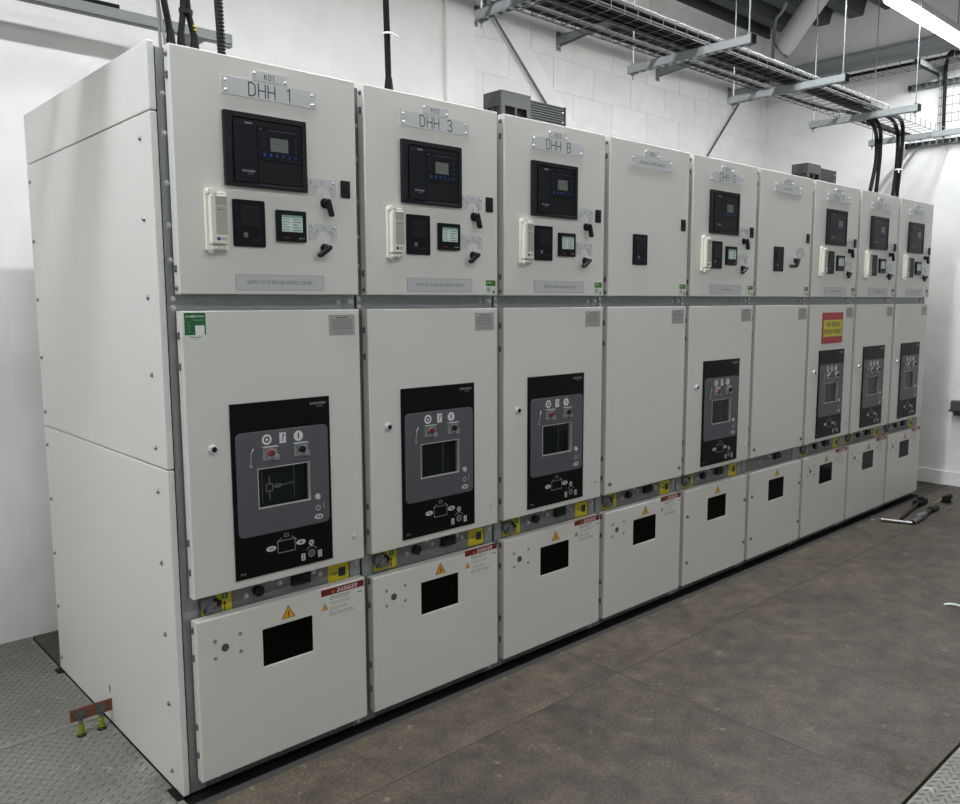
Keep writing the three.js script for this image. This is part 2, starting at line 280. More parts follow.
    g.fillStyle = '#d3d5d0'; g.fillRect(0, 0, w, h); g.fillStyle = '#12602f'; g.fillRect(0, 0, w, 320); g.fillStyle = '#e4ece4'; g.font = 'bold 34px sans-serif'; g.textAlign = 'left'; g.fillText('Green', 22, 62); g.fillText('Premium', 146, 62); g.lineWidth = 7; g.strokeStyle = '#e4ece4'; g.beginPath(); g.arc(128, 52, 16, 0, 7); g.stroke();
    lines(g, 130, 100, 150, 1, 16, 12, '#7fae8c', 1); for (let i = 0; i < 4; i++) { g.fillStyle = '#5c9a70'; g.fillRect(46, 140 + 42 * i, 26 + 12 * (i % 2), 12); } g.fillStyle = '#dcdedb'; g.fillRect(158, 182, 140, 138);
    g.fillStyle = '#1d6a3a'; g.textAlign = 'center'; g.font = 'bold 38px sans-serif'; g.fillText('Schneider', 160, 366); g.font = '24px sans-serif'; g.fillText('Electric', 168, 396);
  }),
  mini: canvasTex(160, 160, (g, w, h) => { g.fillStyle = '#c4c8c0'; g.fillRect(0, 0, w, h); g.fillStyle = '#2f6a1e'; g.fillRect(0, 0, w, 66); g.fillStyle = '#9cc48a'; g.fillRect(20, 20, 70, 14); g.fillStyle = '#8e948e'; g.fillRect(18, 84, 50, 50); g.fillStyle = '#4c8a3a'; g.fillRect(108, 118, 44, 36); }),
  data: canvasTex(408, 280, (g, w, h) => {
    g.fillStyle = '#a3a6a1'; g.fillRect(0, 0, w, h); g.strokeStyle = '#868985'; g.lineWidth = 5; g.strokeRect(10, 10, w - 20, h - 20); lines(g, 110, 30, 200, 1, 10, 16, '#4d504d', 1);
    for (let i = 0; i < 6; i++) lines(g, 34, 66 + i * 24, 330, 1, 10, 10, '#5c5f5b', 1); g.fillStyle = '#5d605c'; g.fillRect(30, 214, 350, 4); lines(g, 60, 232, 200, 2, 18, 7, '#6a6d69', 1); g.fillStyle = '#3c3f3c'; g.font = 'bold 22px sans-serif'; g.fillText('Schneider', 270, 252);
  }),
  danger: canvasTex(700, 420, (g, w, h) => {
    g.fillStyle = '#d2d2cd'; g.fillRect(0, 0, w, h); g.fillStyle = '#6c0e13'; g.fillRect(0, 0, w, 92); hazard(g, 190, 48, 50, 44, false); g.fillStyle = '#dcc6c0'; g.font = 'italic bold 84px sans-serif'; g.textAlign = 'left'; g.textBaseline = 'middle'; g.fillText('DANGER', 246, 50, 350);
    hazard(g, 52, 240, 92, 84, false); g.fillStyle = '#2e2e2c'; g.font = 'bold 25px sans-serif'; g.textBaseline = 'alphabetic';
    ['HAZARD OF ELECTRIC SHOCK,', 'EXPLOSION OR ARC FLASH'].forEach((t, i) => g.fillText(t, 130, 132 + 30 * i, 400)); g.font = '21px sans-serif';
    ['This equipment must be installed and', 'serviced by qualified personnel only.', 'Turn off all power supplying this', 'equipment before working on it.'].forEach((t, i) => g.fillText(t, 130, 206 + (i > 1 ? 24 : 0) + 28 * i, 400)); g.font = 'bold 23px sans-serif';
    ['Failure to follow these instructions', 'will result in death or serious injury.'].forEach((t, i) => g.fillText(t, 130, 360 + 30 * i, 420)); g.fillStyle = '#3c3c3a'; g.fillRect(600, 150, 70, 14);
  }),
  hv: canvasTex(290, 196 * 1.6 | 0, (g, w, h) => {
    g.fillStyle = '#a31e26'; g.fillRect(0, 0, w, h); g.fillStyle = '#c9bd1c'; g.fillRect(w * 0.07, h * 0.24, w * 0.9, h * 0.54); g.fillStyle = '#1f1f1a'; g.font = 'bold 62px sans-serif'; g.textAlign = 'center'; g.textBaseline = 'middle'; g.fillText('HV RING', w * 0.52, h * 0.39, w * 0.66); g.fillText('OPEN POINT', w * 0.52, h * 0.62, w * 0.88);
  }),
  tri: canvasTex(160, 136, (g, w, h) => { g.fillStyle = '#b3b4ad'; g.fillRect(0, 0, w, h); hazard(g, 80, 70, 140, 118); }),
  keyL: canvasTex(200, 120, (g, w, h) => { g.fillStyle = '#bbae14'; g.fillRect(0, 0, w, h); g.fillStyle = '#14502c'; g.fillRect(136, 6, 40, 34); g.fillStyle = '#7fb08c'; g.fillRect(148, 14, 14, 18); g.fillStyle = '#26240f'; g.fillRect(150, 62, 7, 50); g.beginPath(); g.moveTo(153, 52); g.lineTo(166, 72); g.lineTo(140, 72); g.fill(); }),
  keyR: canvasTex(200, 150, (g, w, h) => { g.fillStyle = '#bbae14'; g.fillRect(0, 0, w, h); g.fillStyle = '#1a1c2c'; g.fillRect(100, 34, 70, 74); g.fillStyle = '#55561a'; g.fillRect(60, 70, 44, 8); g.fillRect(70, 56, 7, 38); g.fillStyle = '#4c8a3a'; g.beginPath(); g.arc(48, 74, 12, 0, 7); g.fill(); }),
  fascia: canvasTex(708, 1120, (g, w, h) => {
    g.fillStyle = '#07070a'; g.fillRect(0, 0, w, h); brand(g, 620, 40, 26, '#9c9ea2'); g.fillStyle = '#8d8f92'; g.font = 'bold 22px sans-serif'; g.textAlign = 'left'; g.fillText('P15', 30, 1086);
    const Y = (y) => (1.226 - y) * 2000, X = (x) => (x - 0.181) * 2000;
    g.strokeStyle = '#8f9092'; g.lineWidth = 5; g.strokeRect(X(0.328), Y(0.766), 126, 78); g.beginPath(); g.arc(X(0.36), Y(0.735), 88, -2.5, -1.95); g.stroke(); g.beginPath(); g.arc(X(0.36), Y(0.735), 88, -1.15, -0.6); g.stroke();
    g.strokeRect(X(0.36) - 14, Y(0.783) - 8, 28, 18);
    const pill = (x, y, a) => { g.fillStyle = '#c3c3c0'; g.beginPath(); g.ellipse(X(x), Y(y), 36, 18, 0, 0, 7); g.fill(); g.fillStyle = '#222'; g.fillRect(X(x) - 14, Y(y) - 3, 28, 6); if (a) g.fillRect(X(x) - 3, Y(y) - 12, 6, 24); };
    pill(0.304, 0.747, 0); pill(0.413, 0.748, 1);
    g.fillStyle = '#b9b9b6'; g.beginPath(); g.arc(X(0.452), Y(0.738), 20, 0, 7); g.fill(); g.fillStyle = '#333'; g.fillRect(X(0.452) - 10, Y(0.738) - 4, 20, 9);
    g.beginPath(); g.arc(X(0.452), Y(0.704), 44, -2.6, -0.5); g.stroke(); g.fillStyle = '#55575a'; g.beginPath(); g.arc(X(0.452), Y(0.702), 24, 0, 7); g.fill(); g.strokeStyle = '#a2a3a3'; g.lineWidth = 4; g.stroke();
    g.fillStyle = '#c3c3c0'; for (const x of [0.420, 0.484]) { g.fillRect(X(x) - 15, Y(0.6945) - 24, 30, 48); g.fillStyle = '#222'; g.fillRect(X(x) - 5, Y(0.6945) - 14, 10, 10); g.fillRect(X(x) - 5, Y(0.6945) + 4, 10, 12); g.fillStyle = '#c3c3c0'; }
  }),
  grey: canvasTex(660, 666, (g, w, h) => {
    g.fillStyle = '#525259'; g.fillRect(0, 0, w, h); const Y = (y) => (1.133 - y) * 2000, X = (x) => (x - 0.194) * 2000;
    const disc = (x, r) => { g.fillStyle = '#d2d2ce'; g.beginPath(); g.arc(X(x), Y(1.105), r, 0, 7); g.fill(); };
    disc(0.3, 34); g.strokeStyle = '#1c1c1e'; g.lineWidth = 9; g.beginPath(); g.arc(X(0.3), Y(1.105), 15, 0, 7); g.stroke(); disc(0.413, 34); g.fillStyle = '#1c1c1e'; g.fillRect(X(0.413) - 5, Y(1.105) - 18, 10, 36);
    g.fillStyle = '#d2d2ce'; g.fillRect(X(0.356) - 23, Y(1.105) - 34, 46, 68); g.strokeStyle = '#1c1c1e'; g.lineWidth = 6; g.beginPath(); g.moveTo(X(0.356) - 4, Y(1.105) + 22); g.lineTo(X(0.356) + 4, Y(1.105) - 22); g.lineTo(X(0.356) + 12, Y(1.105) - 8); g.stroke();
    g.fillStyle = '#b9b9b6'; g.beginPath(); g.arc(X(0.479), Y(0.891), 22, Math.PI, 0); g.fill(); g.fillRect(X(0.479) - 3, Y(0.891), 7, 20);
    g.strokeStyle = '#a9a9a6'; g.lineWidth = 7; g.beginPath(); g.arc(X(0.480), Y(0.853), 16, 0, 7); g.stroke(); g.lineWidth = 5; g.beginPath(); g.moveTo(X(0.502), Y(0.87)); g.lineTo(X(0.502), Y(0.846)); g.stroke();
    g.fillStyle = '#c3c3c0'; g.beginPath(); g.ellipse(X(0.482), Y(0.823), 34, 18, 0, 0, 7); g.fill(); g.fillStyle = '#222'; g.fillRect(X(0.482) - 14, Y(0.823) - 7, 12, 14); g.fillRect(X(0.482) + 4, Y(0.823) - 7, 12, 14);
  }),
  mimic: canvasTex(372, 260, (g, w, h) => {
    g.fillStyle = '#283032'; g.fillRect(0, 0, w, h); g.strokeStyle = '#8a928f'; g.lineWidth = 4; g.beginPath(); g.moveTo(56, 30); g.lineTo(56, 240); g.moveTo(280, 20); g.lineTo(280, 230); g.stroke();
    g.strokeStyle = '#a9b0ac'; g.lineWidth = 6; g.strokeRect(84, 118, 44, 44); g.beginPath(); g.moveTo(106, 70); g.lineTo(106, 118); g.moveTo(106, 162); g.lineTo(106, 216); g.moveTo(128, 140); g.lineTo(280, 130); g.stroke(); g.strokeRect(146, 126, 36, 18);
  }),
  mimicPlain: canvasTex(372, 260, (g, w, h) => { g.fillStyle = '#262e2c'; g.fillRect(0, 0, w, h); g.strokeStyle = '#88908c'; g.lineWidth = 5; g.beginPath(); g.moveTo(56, 20); g.lineTo(56, 250); g.moveTo(250, 20); g.lineTo(250, 250); g.stroke(); }),
};
const P = Object.fromEntries(Object.entries(T).map(([k, t]) => [k, ['fascia', 'display', 'lid', 'test', 'relayMark', 'meterBase', 'mimic', 'mimicPlain'].includes(k) ? new THREE.MeshPhysicalMaterial({ map: t, roughness: 0.45, specularIntensity: 0.3 }) : print(t, 0.5, k === 'data' ? 0.2 : 0)]));
P.meter.emissiveMap = T.meter; P.meter.emissive = lin(1, 1, 1); P.meter.emissiveIntensity = 0.12;

// ---------------------------------------------------------------- switchgear cabinets
const W = 0.656, TOP = 2.261, DL = 0.0458, DR = 0.6665, FR = -0.045, DEPTH = 1.298;
const Y = { ub: 1.5613, mt: 1.5124, mb: 0.6431, bt: 0.5566, bb: 0.0453 };
const cache = {};
const G = (key, make) => cache[key] || (cache[key] = merged(make()));
const screwG = G('screw', () => [cylZ(0, 0, 0, 0.006, 0.0065, 10, 0.0045), cylZ(0, 0, -0.002, 0.001, 0.0085, 12)]);
const boltG = G('bolt', () => [new THREE.CylinderGeometry(0.0075, 0.0075, 0.006, 6).rotateX(Math.PI / 2).translate(0, 0, 0.004), cylZ(0, 0, 0, 0.0015, 0.010, 12)]);
const rivetG = G('rivet', () => new THREE.SphereGeometry(0.0052, 10, 6, 0, Math.PI * 2, 0, Math.PI / 2).rotateX(Math.PI / 2));
const sideScrewG = G('sidescrew', () => screwG.clone().rotateY(-Math.PI / 2));
const sideBoltG = G('sidebolt', () => [boltG.clone().rotateY(-Math.PI / 2).translate(0, 0.008, 0), boltG.clone().rotateY(-Math.PI / 2).translate(0, -0.008, 0)].map((g) => g.scale(0.66, 0.66, 0.66)));
const rivets = (parent, pts, z) => pts.forEach(([x, y]) => part('rivet', rivetG, M.zincWhite, parent, [x, y, z]));

function selector(c, yPlate, xk, yk, pose) {                    // escutcheon plate + knob
  const s = part('selector_switch', G('selBase', () => [cylZ(0, 0, 0, 0.008, 0.017, 20, 0.0155), cylZ(0, 0, 0.008, 0.022, 0.0125, 18, 0.011)]), M.blackGloss, c, [xk, yk, 0]);
  const lever = part('lever', G('lever', () => slab(rectShape(-0.0075, 0.0075, -0.046, 0.012, 0.007), 0.014, 0.032, 0.003)), M.blackGloss, s); lever.rotation.z = pose;
  part('pointer', G('pointer', () => box(-0.0025, 0.0025, 0.016, 0.030, 0.001, 0.006)), M.white, s);
  const e = part('scale_plate', G('scalePlate', () => {
    const sh = rectShape(0, 0.104, 0, 0.053), hole = new THREE.Path(); sh.holes = [];
    const q = new THREE.Shape(); q.moveTo(0, 0); q.lineTo(0.027, 0); q.absarc(0.057, 0, 0.030, Math.PI, 0, true); q.lineTo(0.104, 0); q.lineTo(0.104, 0.053); q.lineTo(0, 0.053); q.closePath();
    return planar(slab(q, 0, 0.002, 0, 10), 0, 0, 0.104, 0.053);
  }), P.scale, c, [0.480, yPlate, 0]);
  rivets(e, [[0.011, 0.044], [0.094, 0.043]], 0.002);
}
const portG = () => [rbox(0.602, 0.638, 1.880, 1.936, 0, 0.007, 0.003), box(0.612, 0.628, 1.898, 1.918, 0.006, 0.010)];

function fullPanel(c) {                                          // protection relay, indicator, test block, meter, two selectors
  const r = part('protection_relay', G('relay', () => {
    const s = rectShape(0.195, 0.472, 1.884, 2.102, 0.003); s.holes.push(rectShape(0.219, 0.456, 1.895, 2.085, 0.002, THREE.Path));
    return [slab(s, 0, 0.014, 0.002), box(0.2, 0.468, 1.89, 2.096, 0, 0.009)];
  }), M.relay, c);
  part('relay_lid', G('lid', () => printed(0.224, 0.298, 1.899, 2.079, 0.008, 0.0145)), P.lid, r);
  part('relay_mark', G('rmark', () => printed(0.256, 0.290, 2.066, 2.078, 0.0145, 0.015)), P.relayMark, r);
  const d = part('display_module', G('dm', () => printed(0.302, 0.450, 1.970, 2.072, 0.008, 0.0125)), P.display, r);
  part('lcd_screen', G('lcd', () => printed(0.345, 0.406, 1.998, 2.038, 0.011, 0.0131)), P.lcd, r);
  part('lower_cover', G('lc', () => rbox(0.302, 0.450, 1.900, 1.967, 0.008, 0.0115, 0.0015)), M.relayLid, r);
  const v = part('voltage_indicator', G('vi', () => [rbox(0.134, 0.200, 1.690, 1.861, 0, 0.012, 0.002), rbox(0.143, 0.196, 1.708, 1.850, 0.008, 0.026, 0.003), rbox(0.138, 0.150, 1.852, 1.868, 0.0, 0.022, 0.002), rbox(0.170, 0.192, 1.846, 1.860, 0.008, 0.024, 0.002), rbox(0.145, 0.192, 1.692, 1.703, 0.008, 0.024, 0.002)]), M.cream, c, [-0.006, 0, 0]);
  part('front_cover', G('vif', () => printed(0.1455, 0.1945, 1.711, 1.848, 0.024, 0.0272)), P.indicator, v);
  for (const [x, y] of [[0.142, 1.686], [0.165, 1.697], [0.184, 1.697], [0.160, 1.853]]) part('terminal_screw', screwG, M.steel, v, [x, y, 0.020]);
  testBlock(c, 0.217, 0.322);
  const m = part('power_meter', G('pm', () => planar(slab(rectShape(0.360, 0.465, 1.727, 1.824, 0.003), 0, 0.011, 0.002), 0.360, 1.727, 0.105, 0.097)), P.meterBase, c);
  part('meter_screen', G('pms', () => printed(0.377, 0.450, 1.758, 1.809, 0.009, 0.0117)), P.meter, m);
  selector(c, 1.880, 0.541, 1.857, 0.28); selector(c, 1.736, 0.537, 1.711, -0.95);
}
function testBlock(c, x0, x1) {
  const t = part('test_block', G('tb' + x0, () => planar(slab(rectShape(x0, x1, 1.706, 1.846, 0.004), 0, 0.008, 0.0015), x0, 1.706, x1 - x0, 0.140)), P.test, c);
  part('hinged_flap', G('tbf' + x0, () => rbox(x0 + 0.02, x1 - 0.022, 1.765, 1.826, 0.006, 0.011, 0.0015)), M.relayLid, t);
}
const fasciaTexW = 0.354, fasciaX = 0.181;
function controlFascia(c, withMimic) {
  const f = part('control_fascia', G('fascia', () => {
    const s = rectShape(0.181, 0.535, 0.666, 1.226); s.holes.push(rectShape(0.262, 0.453, 0.882, 1.016, 0, THREE.Path));
    return planar(slab(s, 0, 0.006, 0.001), 0.181, 0.666, 0.354, 0.56);
  }), P.fascia, c);
  part('grey_plate', G('gplate', () => {
    const s = rectShape(0.194, 0.524, 0.800, 1.133, 0.018); s.holes.push(rectShape(0.265, 0.451, 0.885, 1.014, 0, THREE.Path));
    return planar(slab(s, 0.005, 0.009, 0.001), 0.194, 0.800, 0.33, 0.333);
  }), P.grey, f);
  part('window_frame', G('wframe', () => { const s = rectShape(0.264, 0.452, 0.884, 1.015); s.holes.push(rectShape(0.267, 0.449, 0.887, 1.012, 0, THREE.Path)); return slab(s, -0.004, 0.010, 0.0008); }), M.lip, f);
  part('window_pane', G('wpane', () => box(0.268, 0.448, 0.888, 1.011, -0.004, -0.002)), M.glass, f);
  part('mechanism_plate', G('mplate', () => printed(0.262, 0.453, 0.882, 1.016, -0.016, -0.0145)), withMimic ? P.mimic : P.mimicPlain, f);
  for (const [x, m] of [[0.308, M.red], [0.419, M.black]]) {
    const g = part('push_button', G('pb' + x, () => [cylZ(x, 1.062, 0.008, 0.020, 0.017, 18, 0.015)]), M.steel, f);
    part('button_guard', G('pbg' + x, () => [rbox(x - 0.024, x + 0.027, 1.038, 1.080, 0.008, 0.0125, 0.002), rbox(x - 0.026, x + 0.026, 1.078, 1.083, 0.008, 0.020, 0.001), rod([x - 0.022, 1.08, 0.014], [x - 0.010, 1.07, 0.018], 0.003)]), M.zinc, f);
    part('padlock_tab', G('pbt' + x, () => [rbox(x + 0.010, x + 0.032, 1.036, 1.054, 0.008, 0.016, 0.002)]), M.zinc, f);
    part('button_cap', G('pbc' + x, () => [cylZ(x, 1.062, 0.018, 0.027, 0.0125, 18, 0.011), new THREE.TorusGeometry(0.0062, 0.0016, 6, 14).translate(x, 1.062, 0.0272)]), m, f);
  }
  part('release_lever', G('rlev', () => [tube([[0.240, 1.026, 0.010], [0.239, 1.050, 0.016], [0.241, 1.070, 0.018], [0.251, 1.080, 0.012]], 0.0024, 12, 6), cylZ(0.241, 1.026, 0.008, 0.014, 0.005, 8)]), M.zinc, f);
  part('padlock_tab', G('ptab', () => [cylZ(0.479, 0.891, 0.008, 0.013, 0.009, 12)]), M.zincWhite, f);
}
function makeCabinet(k, o) {
  const c = thing('switchgear_cabinet', o.label, 'switchgear cabinet', [k * W, 0, 0], 'row of switchgear cabinets');
  part('body', G('body', () => [box(0.036, 0.682, 0.012, 2.12, -DEPTH, FR - 0.06)]), M.paintSide, c);
  const k0 = k ? 0.0262 : 0.0205;
  part('post', G('postL' + k0, () => [box(k0, 0.074, 0.0, 2.256, FR - 0.012, FR), box(k0, k0 + 0.004, 0.0, 2.256, FR - 0.06, FR)]), M.zinc, c);
  part('post', G('postR', () => [box(0.634, 0.6815, 0.0, 2.256, FR - 0.012, FR), box(0.6775, 0.6815, 0.0, 2.256, FR - 0.06, FR)]), M.zinc, c);
  part('rail', G('rails', () => [box(0.074, 0.634, 1.49, 1.585, FR - 0.012, FR - 0.002)]), M.zinc, c);
  part('rail', G('kick', () => [box(0.074, 0.634, 0.0, 0.07, FR - 0.012, FR - 0.002)]), M.zincDull, c);
  const band = part('interlock_rail', G('band', () => [box(0.074, 0.634, 0.52, 0.665, FR - 0.014, FR - 0.004), box(0.074, 0.634, 0.655, 0.665, FR - 0.004, FR + 0.008)]), M.zincBand, c);
  const bz = FR - 0.004;
  if (o.left) {
    part('yellow_label', G('keyL', () => printed(0.086, 0.186, 0.556, 0.626, bz, bz + 0.002)), P.keyL, band);
    part('lock_block', G('lockb', () => [rbox(0.080, 0.132, 0.586, 0.622, bz, bz + 0.018, 0.003), cylZ(0.104, 0.592, bz, bz + 0.028, 0.011, 12), rbox(0.092, 0.148, 0.570, 0.584, bz, bz + 0.020, 0.002)]), M.zincDull, band);
    part('key_slot', G('keyslot', () => [cylZ(0.126, 0.612, bz, bz + 0.022, 0.007, 10), box(0.136, 0.148, 0.588, 0.604, bz, bz + 0.014)]), M.black, band);
  }
  if (o.right) part('yellow_label', G('keyR', () => printed(0.546, 0.630, 0.556, 0.622, bz, bz + 0.002)), P.keyR, band);
  part('rail_socket', G('sock', () => [rbox(0.401, 0.472, 0.586, 0.622, bz, bz + 0.014, 0.003), rbox(0.408, 0.465, 0.592, 0.600, bz + 0.010, bz + 0.018, 0.001), rbox(0.408, 0.465, 0.608, 0.616, bz + 0.010, bz + 0.018, 0.001)]), M.black, band);
  if (o.left) part('rail_knob', G('rknob', () => [cylZ(0.278, 0.601, bz, bz + 0.016, 0.018, 16)]), M.black, band);
  for (const [x, y] of [[0.238, 0.592], [0.36, 0.606], [0.49, 0.614], [0.515, 0.602], [0.335, 0.626]]) part('bolt', screwG, M.zincWhite, band, [x, y, bz]);
  // doors
  const mb = [0.638, 0.641][k] ?? Y.mb, bt = [0.566, 0.5525][k] ?? Y.bt;
  const up = part('instrument_door', G('updoor', () => slab(rectShape(DL, DR, Y.ub, TOP), -0.038, 0, 0.0036)), M.paint, c);
  const mid = part('breaker_door', G('mid' + !!o.fascia + mb, () => { const s = rectShape(DL, DR, mb, Y.mt); if (o.fascia) s.holes.push(rectShape(0.258, 0.457, 0.878, 1.020, 0, THREE.Path)); return slab(s, -0.038, 0, 0.0036); }), M.paint, c);
  const low = part('cable_door', G('low' + bt, () => { const s = rectShape(DL, DR, Y.bb, bt); s.holes.push(rectShape(0.267, 0.452, 0.357, 0.482, 0, THREE.Path)); return slab(s, -0.038, 0, 0.0036); }), M.paint, c);
  // fasteners on the hinge side of each door and on the posts
  for (const y of [2.178, 1.635]) part('hinge', sideBoltG, M.zincDull, up, [DL, y, -0.020]);
  for (const y of [2.235, 1.579]) part('hinge_screw', sideScrewG, M.zincDull, up, [DL, y, -0.020]);
  for (const y of [1.44, 1.348, 0.812, 0.72]) part('hinge', sideBoltG, M.zincDull, mid, [DL, y, -0.022]);
  if (o.hinged) for (const y of [0.536, 0.447, 0.222, 0.13]) part('hinge', sideBoltG, M.zincDull, low, [DL, y, -0.022]);
  for (const y of [2.13, 2.02, 1.88, 1.76, 1.66, 1.548, 1.522]) part('bolt', screwG, M.zincWhite, c, [0.041, y, FR]);
  for (const x of [0.612, 0.655, 0.664]) part('bolt', screwG, M.zincWhite, c, [x, 1.537 + (x > 0.62 ? 0.002 : 0), FR]);
  for (const y of [0.607, 0.012]) part('bolt', screwG, M.zincWhite, c, [0.658, y, FR]);
  for (const x of [0.12, 0.34, 0.56]) part('bolt', screwG, M.zincWhite, c, [x, 0.024, FR - 0.002]);
  // plates
  const np = part('name_plate', G('np', () => printed(0.196, 0.517, 2.149, 2.201, 0, 0.0025)), print(namePlate(o.name), 0.45, 0), up);
  rivets(np, [[0.210, 2.189], [0.210, 2.160], [0.502, 2.189], [0.502, 2.160]], 0.0022);
  const kp = part('number_plate', G('kp', () => printed(0.296, 0.416, 2.203, 2.232, 0, 0.0025)), print(numberPlate(o.number), 0.45, 0), up);
  rivets(kp, [[0.304, 2.224], [0.408, 2.211]], 0.0022);
  if (o.supply) part('supply_plate', G('sp', () => printed(0.219, 0.530, 1.574, 1.623, 0, 0.002)), print(supplyPlate(o.supply), 0.5, 0), up);
  if (o.mini) part('green_sticker', G('mini', () => printed(0.604, 0.655, 1.567, 1.620, 0, 0.0004)), P.mini, up);
  if (o.green) part('green_sticker', G('green', () => printed(0.054, 0.119, 1.421, 1.507, 0, 0.0004)), P.green, mid);
  part('rating_plate', G('rating', () => printed(0.545, 0.647, 1.426, 1.495, 0, 0.0008)), P.data, mid);
  if (o.sign) part('warning_sign', G('hv', () => printed(0.207, 0.500, 1.268, 1.464, 0, 0.002)), P.hv, mid);
  part('service_port', G('port', portG), M.black, c);
  if (o.panel === 'full') fullPanel(c); else testBlock(c, 0.218, 0.324);
  if (o.panel === 'one') { selector(c, 1.796, 0.474, 1.773, -0.6); part('black_tag', G('btag', () => rbox(0.409, 0.483, 1.731, 1.748, 0, 0.002, 0.0008)), M.dark, up); }
  if (o.fascia) {
    controlFascia(c, k === 0);
    const l = part('door_lock', G('lock', () => [cylZ(0.125, 1.094, 0, 0.010, 0.014, 20, 0.0118), cylZ(0.125, 1.094, 0, 0.004, 0.016, 20)]), M.zincWhite, c);
    part('lock_core', G('lockc', () => [cylZ(0.125, 1.094, 0.008, 0.0106, 0.0085, 14), box(0.123, 0.127, 1.087, 1.101, 0.010, 0.0125)]), M.black, l);
    part('door_bolt', boltG, M.zincWhite, mid, [0.628, 0.722, 0]);
  } else for (const x of [0.077, 0.640]) part('door_bolt', boltG, M.zincDull, mid, [x, 0.690, 0]);
  const vw = part('viewing_window', G('view', () => { const s = rectShape(0.262, 0.457, 0.352, 0.487); s.holes.push(rectShape(0.271, 0.448, 0.361, 0.478, 0, THREE.Path)); return [slab(s, -0.044, -0.0385), box(0.262, 0.457, 0.352, 0.487, -0.075, -0.072)]; }), M.dark, c);
  part('window_pane', G('viewpane', () => box(0.268, 0.451, 0.358, 0.481, -0.006, -0.002)), M.smoke, vw);
  part('warning_triangle', G('tri', () => { const s = new THREE.Shape(); s.moveTo(0.335, 0.498); s.lineTo(0.387, 0.498); s.lineTo(0.361, 0.5415); s.closePath(); return planar(slab(s, 0, 0.0006), 0.332, 0.4953, 0.058, 0.049); }), P.tri, low);
  if (o.danger) part('danger_label', G('danger', () => printed(0.487, 0.661, 0.454, 0.5595, 0, 0.0005)), P.danger, low);
  if (o.holes) { for (const [x, y] of [[0.104, 0.492], [0.189, 0.493], [0.189, 0.435], [0.104, 0.435]]) part('plug', G('plug', () => [cylZ(0, 0, 0, 0.0025, 0.0062, 12)]), M.zinc, low, [x, y, 0]); part('port_cover', G('pcov', () => [cylZ(0.137, 0.462, 0, 0.002, 0.0125, 18)]), M.ventGrey, low); }
  else for (const [x, y] of [[0.073, 0.416], [0.075, 0.167], [0.648, 0.412], [0.648, 0.164]]) part('door_bolt', boltG, M.zincDull, low, [x, y, 0]);
  if (k === 0) {                                                  // end panels with their screws
    for (const [ya, yb, ys] of [[2.079, 2.2685, []], [1.043, 2.076, [2.009, 1.779, 1.551, 1.321, 1.10]], [0.004, 1.040, [0.965, 0.74, 0.511, 0.284, 0.06]]]) {
      const p = part('side_panel', rbox(-0.004, 0.0175, ya, yb, -DEPTH, -0.034, 0.004, 2), M.paintSide, c);
      for (const y of ys) for (const z of [-0.112, -1.262]) part('screw', sideScrewG, M.steelDark, p, [-0.004, y, z]);
      if (ya < 0.1) part('busbar_slot', box(-0.0046, -0.003, 0.117, 0.146, -0.679, -0.671), M.black, p);
    }
    part('anchor_foot', [box(-0.026, 0.0, 0.0005, 0.004, -0.11, -0.03)], M.rubber, c); part('anchor_foot', [box(-0.03, 0.0, 0.0005, 0.005, -1.29, -1.24)], M.rubber, c);
    part('seal_strip', box(0.0176, 0.0216, 0.0, 2.256, FR - 0.03, FR + 0.004), M.rubber, c);
  }
  if (k === 8) part('side_panel', rbox(0.688, 0.71, 0.004, 2.26, -DEPTH, -0.036, 0.004), M.paintSide, c);
  return c;
}
const A = 'light grey switchgear cabinet ';
[
  { name: 'DHH 1', number: 'K01', panel: 'full', fascia: 1, left: 1, right: 1, hinged: 1, danger: 1, holes: 1, green: 1, supply: 'SUPPLY TO TVI EDS SIDE ENERGY CENTRE 1', label: A + 'marked DHH 1 nearest the camera, with the bare side panel' },
  { name: 'DHH 3', number: 'K02', panel: 'full', fascia: 1, left: 1, right: 1, hinged: 1, danger: 1, holes: 1, mini: 1, supply: 'SUPPLY TO TVI EDS SIDE ENERGY CENTRE 2', label: A + 'marked DHH 3, second from the near end' },
  { name: 'DHH B', number: 'K03', panel: 'full', fascia: 1, left: 1, right: 1, hinged: 1, danger: 1, holes: 1, mini: 1, supply: 'FEED TO DHH-A BUSBAR SIDE', label: A + 'marked DHH B, third from the near end' },
  { name: 'Busbar Earth Switch', number: 'K04', panel: 'none', left: 1, right: 1, hinged: 1, danger: 1, holes: 1, mini: 1, label: A + 'marked Busbar Earth Switch, with a blank middle door and no knobs' },
  { name: 'DHH G', number: 'K05', panel: 'full', fascia: 1, left: 1, right: 1, mini: 1, supply: 'Bus Section', label: A + 'marked DHH G, its bolted lower door without a red label' },
  { name: 'Bus Riser', number: 'K06', panel: 'one', mini: 1, label: A + 'with one black knob and blank middle door, right of DHH G' },
  { name: 'DHH F', number: 'K07', panel: 'full', fascia: 1, left: 1, right: 1, hinged: 1, danger: 1, holes: 1, mini: 1, sign: 1, supply: 'SUPPLY TO NETWORK', label: A + 'with the red and yellow HV RING OPEN POINT sign' },
  { name: 'DHH 2', number: 'K08', panel: 'full', fascia: 1, left: 1, right: 1, hinged: 1, danger: 1, holes: 1, mini: 1, supply: 'SUPPLY TO EDS SIDE', label: A + 'marked DHH 2, last but one at the far end' },
  { name: 'DHH 4', number: 'K09', panel: 'full', fascia: 1, left: 1, right: 1, hinged: 1, danger: 1, holes: 1, mini: 1, supply: 'SUPPLY TO EDS SIDE', label: A + 'marked DHH 4, last at the far end of the row' },
].forEach((o, k) => makeCabinet(k, o));

